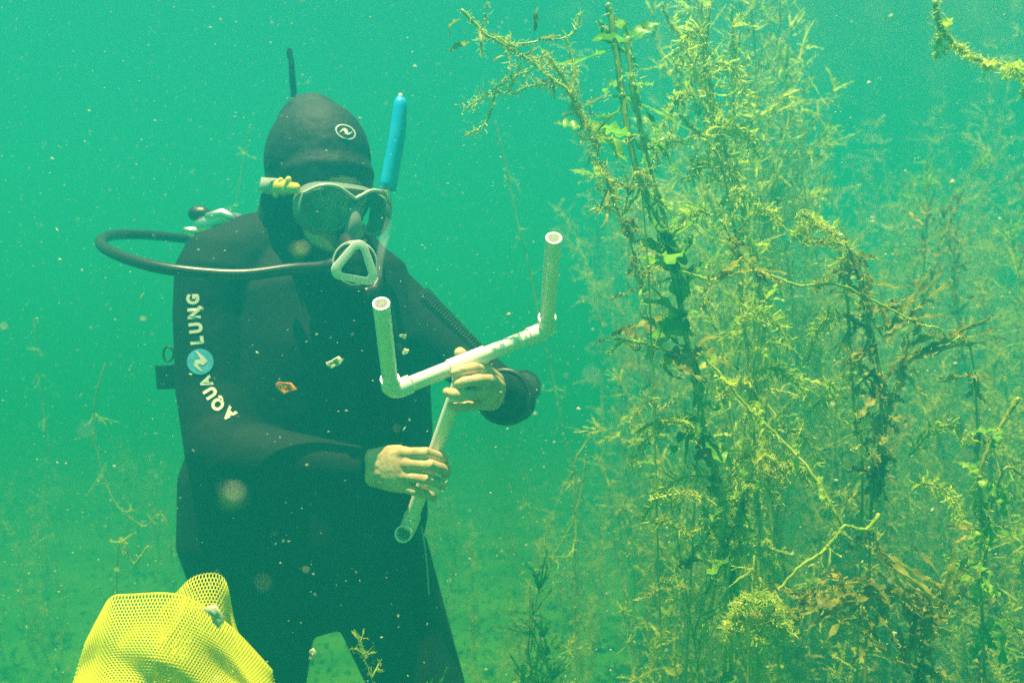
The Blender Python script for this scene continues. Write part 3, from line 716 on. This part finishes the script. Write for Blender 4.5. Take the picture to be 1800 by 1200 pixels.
def ex9(st, lf, fz):
    for a, b, k in (((1530, 960), (1640, 1060), 5), ((1640, 1050), (1710, 960), 5), ((1520, 1040), (1400, 1080), 5), ((1520, 1030), (1610, 1080), 4), ((1620, 1140), (1650, 1050), 3), ((1540, 1120), (1470, 1080), 4), ((1400, 1090), (1345, 1040), 4), ((1600, 1180), (1550, 1120), 4), ((1720, 1040), (1660, 1060), 3)):
        for _ in range(k):
            A, B = P(*a, 1.05)+rv(.008), P(*b, 1.02)+rv(.014); q = leaf(lf, A, B-A, (B-A).length, .008, .25, .3, random.choice((18, 26, 34)), 24, 0); fuzz(fz, q, 18, .0035)
plant('dark brown crinkled pondweed arching over in the bottom right corner', [
    dict(path=dn([(1400, 1095), (1420, 1060), (1460, 1035), (1510, 1025), (1560, 1045), (1600, 1075), (1612, 1120), (1610, 1190)], 1.05)+[root(1620, 1250, 1.08)], r=.0026, L=.035, w=.009, per=.02, style='bead', fz_n=40, tip=False),
    dict(path=dn([(1690, 1045), (1660, 1075), (1635, 1110), (1622, 1150), (1618, 1195)], 1.05), r=.0024, L=.03, w=.009, per=.022, style='bead', fz_n=40)], 'stemd', 'leafb', ex9)
def ex10(st, lf, fz):
    for cx, cy, r_, d in ((1330, 1090, 42, 1.0), (1310, 1110, 30, 1.02), (1360, 1115, 25, 1.0), (1330, 840, 45, 1.15), (1385, 850, 35, 1.15), (1300, 700, 30, 1.2)):
        for k in range(3):
            a0 = random.uniform(-.5, .8); q = [P(cx+r_*math.cos(a)*random.uniform(.92, 1.08), cy-r_*math.sin(a)*random.uniform(.8, 1.05), d+random.gauss(0, .006)) for a in np.linspace(a0, a0+random.uniform(2.2, 4), 14)]
            st.tube(q, .0014, n=5); fuzz(fz, q, 260, .006, .0012, .0035)
    for pl in ([(1148, 913), (1170, 915), (1195, 930), (1215, 935), (1240, 925)], [(1120, 758), (1150, 742), (1180, 740), (1210, 745), (1228, 768)], [(1140, 880), (1180, 870), (1215, 870), (1250, 882)]):
        q = smooth_path([P(x, y, 1.12) for x, y in pl], 6)
        vs = leaf(lf, q[0], q[1]-q[0], .001, .001); st.tube(q, .0022, n=5); fuzz(fz, q, 240, .006, .0012, .003)
plant('pondweed smothered in pale curling tufts of algae low in the bed', [
    dict(path=dn([(1270, 790), (1300, 850), (1275, 880), (1272, 960), (1278, 1060)], 1.12)+[root(1280, 1200, 1.12)], r=.003, L=.04, w=.008, per=.03, fz_n=200),
    dict(path=dn([(1350, 820), (1320, 860), (1300, 920), (1290, 1000)], 1.14), r=.0022, L=.035, w=.006, per=.03, fz_n=200)], 'stem', 'leafg', ex10)
plant('slim dark pondweed stem close to the right edge', [
    dict(path=dn([(1790, 700), (1765, 740), (1735, 790), (1723, 850), (1733, 930), (1730, 1010), (1726, 1100)], 1.1)+[root(1730, 1200, 1.1)], r=.0028, L=.04, w=.010, per=.045, style='bead', fz_n=30),
    dict(path=dn([(1800, 840), (1770, 822), (1745, 880), (1733, 930)], 1.1), r=.002, L=.03, w=.009, per=.05, fz_n=20)], 'stemd', 'leafg')
plant('reddish pondweed stem rising left of the algae tufts', [
    dict(path=dn([(1070, 620), (1100, 600), (1150, 608), (1185, 625), (1205, 640)], 1.13)+[P(1225, 800, 1.16), root(1220, 1200, 1.2)], r=.0022, L=.04, w=.009, per=.05, style='mix', fz_n=60),
    dict(path=dn([(1040, 370), (1070, 365), (1095, 385), (1110, 430), (1130, 520), (1150, 600)], 1.25), r=.0018, L=.03, w=.006, per=.04, fz_n=60)], 'stem', 'leafb')
# faint thin stems in the open water
for lab, pl, d in (('thin pale weed stem drifting behind the pipe frame', [(870, 215), (890, 290), (905, 370), (930, 470), (950, 570), (975, 680), (990, 760), (1010, 830), (1015, 950)], 2.0),
                   ('thin arching weed stem left of the diver, nearest the sleeve print', [(185, 640), (168, 700), (165, 760), (180, 830), (205, 885), (250, 925), (300, 960)], 1.9),
                   ('faint weed stem rising beside the left edge of the open water', [(60, 560), (70, 680), (85, 790), (80, 880), (100, 1000)], 2.4),
                   ('hair-thin weed stem high over the tank hose', [(440, 220), (425, 300), (415, 360), (400, 500), (395, 700)], 2.3),
                   ('short weed stem with yellow tips low in the open water by the lower hand', [(1030, 800), (1020, 870), (1000, 930), (960, 1000), (930, 1080)], 1.6),
                   ('slender weed stem curving in front of the weed bed', [(1010, 760), (1040, 762), (1015, 800), (1005, 850), (1010, 950)], 1.5),
                   ('slanting weed stem on the bed behind the mesh bag', [(260, 960), (235, 990), (205, 1015)], 1.5)):
    plant(lab, [dict(path=dn(pl, d)+[Vector((P(pl[-1][0]+12, 0, d).x, d+.03, BED+.01))], r=.0016, L=.04, w=.004, per=.10, style='fine', fz_n=14, tip=False)], 'stem', 'leafy', group='lone weed stems in the open water')

def frond(st, lf, fz, a, b, sag=.02):
    A, B = P(*a), P(*b); q = smooth_path([A, A.lerp(B, .4)+Vector((0, 0, sag)), A.lerp(B, .75)+Vector((0, 0, sag*.8)), B+Vector((0, 0, -sag*.5))], 7)
    st.tube(q, .0012, n=5); n = len(q)
    for i in range(2, n):
        t = (q[i]-q[i-1]).normalized(); sd = t.cross(Vector((0, 1, 0))).normalized()
        for sg in (-1, 1):
            leaf(lf, q[i], t*.8+sd*sg*.9+rv(.2), .020*(1-.6*i/n)+.006, .0035, .7, .3, 0, 5, .5)
    fuzz(fz, q, 150, .006, .001, .003)
def ex20(st, lf, fz):
    random.seed(99)
    for a, b in (((1200, 250, 1.2), (1130, 320, 1.18)), ((1230, 180, 1.2), (1170, 210, 1.18)), ((1250, 380, 1.2), (1180, 420, 1.16)), ((1290, 420, 1.2), (1370, 380, 1.16)), ((1270, 330, 1.2), (1215, 300, 1.2)),
                 ((1240, 740, 1.2), (1110, 800, 1.14)), ((1260, 840, 1.2), (1130, 900, 1.15)), ((1300, 560, 1.2), (1390, 600, 1.15)), ((1320, 660, 1.2), (1420, 690, 1.16)), ((1330, 760, 1.2), (1440, 800, 1.15)),
                 ((1500, 450, 1.2), (1400, 400, 1.12)), ((1490, 700, 1.2), (1400, 760, 1.15)), ((1600, 800, 1.2), (1700, 760, 1.15)), ((1600, 860, 1.2), (1690, 900, 1.12)), ((1480, 560, 1.2), (1420, 620, 1.15)), ((1230, 130, 1.2), (1310, 150, 1.2)),
                 ((1240, 60, 1.2), (1190, 110, 1.2)), ((1255, 240, 1.2), (1330, 260, 1.2))):
        frond(st, lf, fz, a, b)
plant('feathery yellow-green pondweed with drooping side fronds among the near stems', [
    dict(path=dn([(1245, 10), (1240, 120), (1258, 240), (1285, 360), (1300, 480), (1312, 600), (1322, 720), (1330, 860), (1335, 1000)], 1.2)+[root(1340, 1200, 1.2)], r=.0028, L=.035, w=.006, per=.04, style='fine', fz_n=160, tip=False),
    dict(path=dn([(1470, 410), (1488, 520), (1496, 640), (1505, 760), (1515, 900)], 1.2)+[root(1520, 1200, 1.2)], r=.0024, L=.035, w=.006, per=.04, style='fine', fz_n=120, tip=False)], 'stem', 'leafy', ex20)

# ---- background weeds: a few kinds, copied
def variant(seed, H, sm, lm, nb, L, w, style, fzn):
    random.seed(seed); st, lf, fz = MB(), MB(), MB()
    a = Vector((0, 0, 0)); path = [a]; dx, dy = random.gauss(0, .05), random.gauss(0, .05)
    for i in range(1, 9):
        path.append(Vector((dx*i/8*H+.05*math.sin(i*.9+seed), dy*i/8*H+.05*math.cos(i*.7+seed), H*i/8)))
    pp = dress(st, lf, fz, path, .0022, L=L, w=w, per=.045, style=style, fz_n=fzn)
    for _ in range(nb):
        i = random.randrange(8, len(pp)-6); d = Vector((random.gauss(0, .45), random.gauss(0, .45), random.uniform(.8, 1.7))).normalized()
        l = random.uniform(.15, .4); q = [pp[i]+d*l*t+Vector((0, 0, -.06*t*t))+rv(.008)*t for t in (0, .3, .6, 1)]
        dress(st, lf, fz, q, .0013, L=L*.85, w=w*.9, per=.035, style=style, fz_n=int(fzn*.6))
    return [('stem', st, M[sm]), ('leaves', lf, M[lm]), ('algae_fringe', fz, M['fuzz'])]
KIND = [(1, 1.85, 'stem', 'leafy', 8, .055, .009, 'mix', 110), (2, 1.6, 'stem', 'leafg', 8, .06, .009, 'fine', 100), (3, 2.05, 'stem', 'leafy', 7, .065, .008, 'fine', 140),
        (4, 1.45, 'stemd', 'leafb', 8, .05, .009, 'bead', 90), (5, 1.0, 'stem', 'leafg', 8, .07, .010, 'fine', 90), (6, 1.25, 'stem', 'leafy', 8, .055, .009, 'fine', 140)]
meshes = []
for kd in KIND:
    ps = []
    for nm, mb, m in variant(*kd):
        me = bpy.data.meshes.new(nm); me.from_pydata([tuple(v) for v in mb.v], [], mb.f); me.materials.append(m)
        me.polygons.foreach_set('use_smooth', [True]*len(me.polygons)); ps.append((nm, me))
    meshes.append(ps)
random.seed(21)
LAB = ['tall yellow-green pondweed fading into the green water behind the near weeds', 'tall leafy green pondweed fading into the water behind the near weeds', 'tall thread-leaved pondweed fading into the water behind the near weeds',
       'brown beaded pondweed standing behind the near weeds', 'short bushy green pondweed low on the lake bed', 'short yellow-green pondweed with crinkled leaves low on the lake bed']
def put(x, y, k, s=1.0, where=0):
    t = thing('pondweed_plant', LAB[k], 'water plant', (x, y, BED), 'pondweed plants fading behind')
    t.rotation_euler = (random.gauss(0, .05), random.gauss(0, .05), random.uniform(0, 6.28)); t.scale = (s, s, s*random.uniform(.9, 1.1))
    for nm, me in meshes[k]:
        o = bpy.data.objects.new(nm, me); COL.objects.link(o); o.parent = t
for i in range(84):
    y = 1.6+3.4*random.random()**.9; px = 1150+700*random.random()**.85 - (50 if y > 2.5 else 0)
    k = random.choice((0, 0, 1, 2, 2, 3, 4, 5)); sc_ = random.uniform(.85, 1.1)
    if px > 1320: sc_ *= random.uniform(.6, .88)
    put(P(px, 600, y).x, y, k, sc_)
for i in range(26):     # pale weeds high in the upper right
    y = random.uniform(3.0, 5.0); px = random.uniform(1300, 1850); put(P(px, 600, y).x, y, random.choice((0, 2, 2)), random.uniform(.95, 1.12))
for i in range(9):      # upright stems leaving the top of the picture, right of the near ones
    y = random.uniform(1.5, 2.4); px = random.uniform(1180, 1320); put(P(px, 600, y).x, y, random.choice((0, 2)), random.uniform(.95, 1.15))
for i in range(34):     # fuller growth along the right side
    y = random.uniform(1.8, 3.0); px = random.uniform(1380, 1850); put(P(px, 600, y).x, y, random.choice((1, 4, 5, 5, 3)), random.uniform(.85, 1.1))
for i in range(48):     # the far side of the bed, nearly lost in the murk
    y = random.uniform(3.0, 6.0); px = random.uniform(1100, 1900); put(P(px, 600, y).x, y, random.choice((0, 1, 1, 2, 2, 2)), random.uniform(.85, 1.15))
for i in range(24):     # low growth across the bottom right
    y = random.uniform(1.25, 2.6); px = random.uniform(860, 1800)
    if px < 1120: y += .9
    put(P(px, 600, y).x, y, random.choice((4, 5, 5)), random.uniform(.5, .85)*(.8 if px < 1120 else 1))
for i in range(9):      # scattered low growth in the open water
    y = random.uniform(2.6, 4.2); px = random.uniform(0, 1000); put(P(px, 600, y).x, y, random.choice((4, 5)), random.uniform(.4, .7))

for px, y, k, s_ in ((672, 1.20, 4, .60), (790, 1.22, 4, .66), (850, 1.25, 5, .60), (905, 1.3, 4, .66), (950, 1.35, 5, .55), (1000, 1.4, 5, .62), (1040, 1.35, 4, .85), (1075, 1.25, 5, .8)):
    put(P(px, 600, y).x, y, k, s_)
for i in range(18):
    y = random.uniform(2.6, 4.8); px = random.uniform(540, 1180); put(P(px, 600, y).x, y, random.choice((4, 5, 1)), random.uniform(.4, .65))
for i in range(12):
    y = random.uniform(3.0, 5.2); px = random.uniform(-150, 540); put(P(px, 600, y).x, y, random.choice((4, 5)), random.uniform(.3, .6))

# ---- weed carpet on the bed (nobody could count it)
random.seed(5); mb = MB()
for i in range(24000):
    y = 1.0+6.0*random.random()**1.3; x = random.uniform(-1, 1)*(y*.75+.2)
    if x < .1 and y < 2.2: continue
    tall = x > .1*y and y < 3
    leaf(mb, (x, y, BED-.005), Vector((random.gauss(0, .8), random.gauss(0, .8), 1 if tall else .3)), random.uniform(.06, .22) if tall else random.uniform(.03, .07), random.uniform(.005, .012) if tall else random.uniform(.008, .02), .8, .3, 0, 4, .6)
tag(mb.build('weed_carpet', M['carpet']), 'low green weed carpet covering the lake bed', 'ground cover', kind='stuff')

# ------------------------------------------------------------------ drifting bits
def flake(name, label, cat, px, py, d, size, m, stretch=1.6, rot=0, seed=0):
    random.seed(seed); mb = MB(); c = P(px, py, d); n = 9; vs = []; fs = []
    ang = [random.uniform(.45, 1.35) for _ in range(n)]
    for j in range(4):
        for k in range(n):
            a = 2*math.pi*k/n; r = size*(j/3.)*ang[k]*(.85+.3*random.random())
            x, z = r*math.cos(a)*stretch, r*math.sin(a)
            vs.append(c+Vector((x*math.cos(rot)-z*math.sin(rot), random.gauss(0, size*.15), x*math.sin(rot)+z*math.cos(rot))))
    fs = [(j*n+k, j*n+(k+1) % n, (j+1)*n+(k+1) % n, (j+1)*n+k) for j in range(3) for k in range(n)]
    mb.add(vs, fs); o = mb.build(name, M[m]); s = o.modifiers.new('s', 'SOLIDIFY'); s.thickness = size*.06
    tag(o, label, cat, 'bits drifting in the water'); return o
flake('leaf_fragment', 'orange leaf fragment drifting before the chest of the diver', 'leaf fragment', 502, 681, 1.05, .0075, 'orange', 2.0, R(-30), 1)
flake('flake', 'pale curled flake drifting just left of the left post', 'flake', 587, 637, 1.05, .0075, 'flake', 1.1, .3, 2)
flake('flake', 'small pale flake drifting right of the left post, upper of two', 'flake', 709, 591, 1.1, .0035, 'flake', 1.8, .2, 3)
flake('flake', 'small pale flake drifting right of the left post, lower of two', 'flake', 712, 616, 1.1, .0035, 'flake', 1.8, .4, 4)
flake('flake', 'white crumpled flake in front of the yellow mesh bag', 'flake', 378, 1083, .80, .0062, 'flake', 1.5, R(-45), 5)
flake('flake', 'pale green flake low between the legs of the diver', 'flake', 548, 1150, 1.0, .007, 'flake', .8, .5, 6)
flake('flake', 'big blurred pale flake close to the camera before the waist of the diver', 'flake', 410, 872, .22, .0031, 'flake', 1.0, .9, 7)
flake('flake', 'blurred pale flake close to the camera right of the pipe frame', 'flake', 1040, 663, .25, .0014, 'flake', 1.3, -.5, 8)
flake('flake', 'blurred yellowish flake close to the camera before the collar of the diver', 'flake', 528, 440, .3, .0022, 'flake', 1.2, .5, 9)
flake('flake', 'blurred speck close to the camera left of the waist of the diver', 'flake', 151, 757, .25, .0010, 'flake', 1.0, .5, 10)
flake('flake', 'blurred speck close to the camera above the mesh bag', 'flake', 463, 1026, .25, .0009, 'flake', 1.0, .5, 11)
rng = np.random.default_rng(3)
N = 65000
pos = np.stack([rng.uniform(-2.2, 2.2, N), .16+3.2*rng.random(N)**.8, rng.uniform(-.88, 1.3, N)], 1)
size = np.clip(rng.lognormal(-7.5, .5, N), .00018, .002)*np.clip(pos[:, 1]/.7, .35, 1.1)
base = np.array([[1, 0, 0], [-1, 0, 0], [0, 1, 0], [0, -1, 0], [0, 0, 1], [0, 0, -1]], float)
tri_ = np.array([[0, 2, 4], [2, 1, 4], [1, 3, 4], [3, 0, 4], [2, 0, 5], [1, 2, 5], [3, 1, 5], [0, 3, 5]])
V = base[None]*size[:, None, None]*rng.uniform(.5, 1.7, (N, 1, 3)); 
sh = rng.uniform(-.9, .9, N); V[:, :, 0] += V[:, :, 2]*sh[:, None]; V += pos[:, None]
me = bpy.data.meshes.new('suspended_specks'); me.from_pydata(V.reshape(-1, 3).tolist(), [], (tri_[None]+6*np.arange(N)[:, None, None]).reshape(-1, 3).tolist())
me.materials.append(M['speck']); sp = bpy.data.objects.new('suspended_specks', me); COL.objects.link(sp)
tag(sp, 'fine pale specks of silt drifting all through the water', 'silt', kind='stuff')

# ------------------------------------------------------------------ the water itself
# the surface seen from below: steep rays pass, shallow ones are mirrored back down (total internal reflection)
mb = MB(); n = 60; g = [math.copysign(abs(t)**1.8*44, t) for t in np.linspace(-1, 1, n)]
mb.add([(x, y, TOP+.012+noise.noise((x*.8, y*.8, 9))*.01) for y in g for x in g], [(j*n+i, j*n+i+1, (j+1)*n+i+1, (j+1)*n+i) for j in range(n-1) for i in range(n-1)])
m = bpy.data.materials.new('water_surface'); m.use_nodes = True; nt = m.node_tree; nt.nodes.clear()
o_ = nt.nodes.new('ShaderNodeOutputMaterial'); t_ = nt.nodes.new('ShaderNodeBsdfTransparent'); g_ = nt.nodes.new('ShaderNodeBsdfGlossy')
g_.inputs['Roughness'].default_value = .25; x_ = nt.nodes.new('ShaderNodeMixShader'); lw = nt.nodes.new('ShaderNodeLayerWeight')
cr = nt.nodes.new('ShaderNodeValToRGB'); cr.color_ramp.elements[0].position = .30; cr.color_ramp.elements[1].position = .38
nt.links.new(lw.outputs['Facing'], cr.inputs['Fac']); nt.links.new(cr.outputs['Color'], x_.inputs[0])
nt.links.new(t_.outputs[0], x_.inputs[1]); nt.links.new(g_.outputs[0], x_.inputs[2]); nt.links.new(x_.outputs[0], o_.inputs['Surface'])
tag(mb.build('water_surface', m), 'lake surface seen from below', kind='structure')

mb = MB(); z0, z1, h = BED-1.1, TOP, 45
mb.add([(-h, -h, z0), (h, -h, z0), (h, h, z0), (-h, h, z0), (-h, -h, z1), (h, -h, z1), (h, h, z1), (-h, h, z1)],
       [(0, 3, 2, 1), (4, 5, 6, 7), (0, 1, 5, 4), (1, 2, 6, 5), (2, 3, 7, 6), (3, 0, 4, 7)])
m = bpy.data.materials.new('murky_water'); m.use_nodes = True; nt = m.node_tree; nt.nodes.clear()
o_ = nt.nodes.new('ShaderNodeOutputMaterial'); v_ = nt.nodes.new('ShaderNodeVolumePrincipled')
SS, SA, DN = (.0050, .154, .200), (.28, .230, .46), .7       # scattering and absorption per metre
v_.inputs['Color'].default_value = (*[a/DN for a in SS], 1)
v_.inputs['Absorption Color'].default_value = (*[(1-b/(DN-a))**2 for a, b in zip(SS, SA)], 1)
v_.inputs['Density'].default_value = DN; v_.inputs['Anisotropy'].default_value = .3
nt.links.new(v_.outputs[0], o_.inputs['Volume'])
tag(mb.build('haze', m, smooth=False), 'murky blue-green lake water filling the whole scene', kind='stuff')
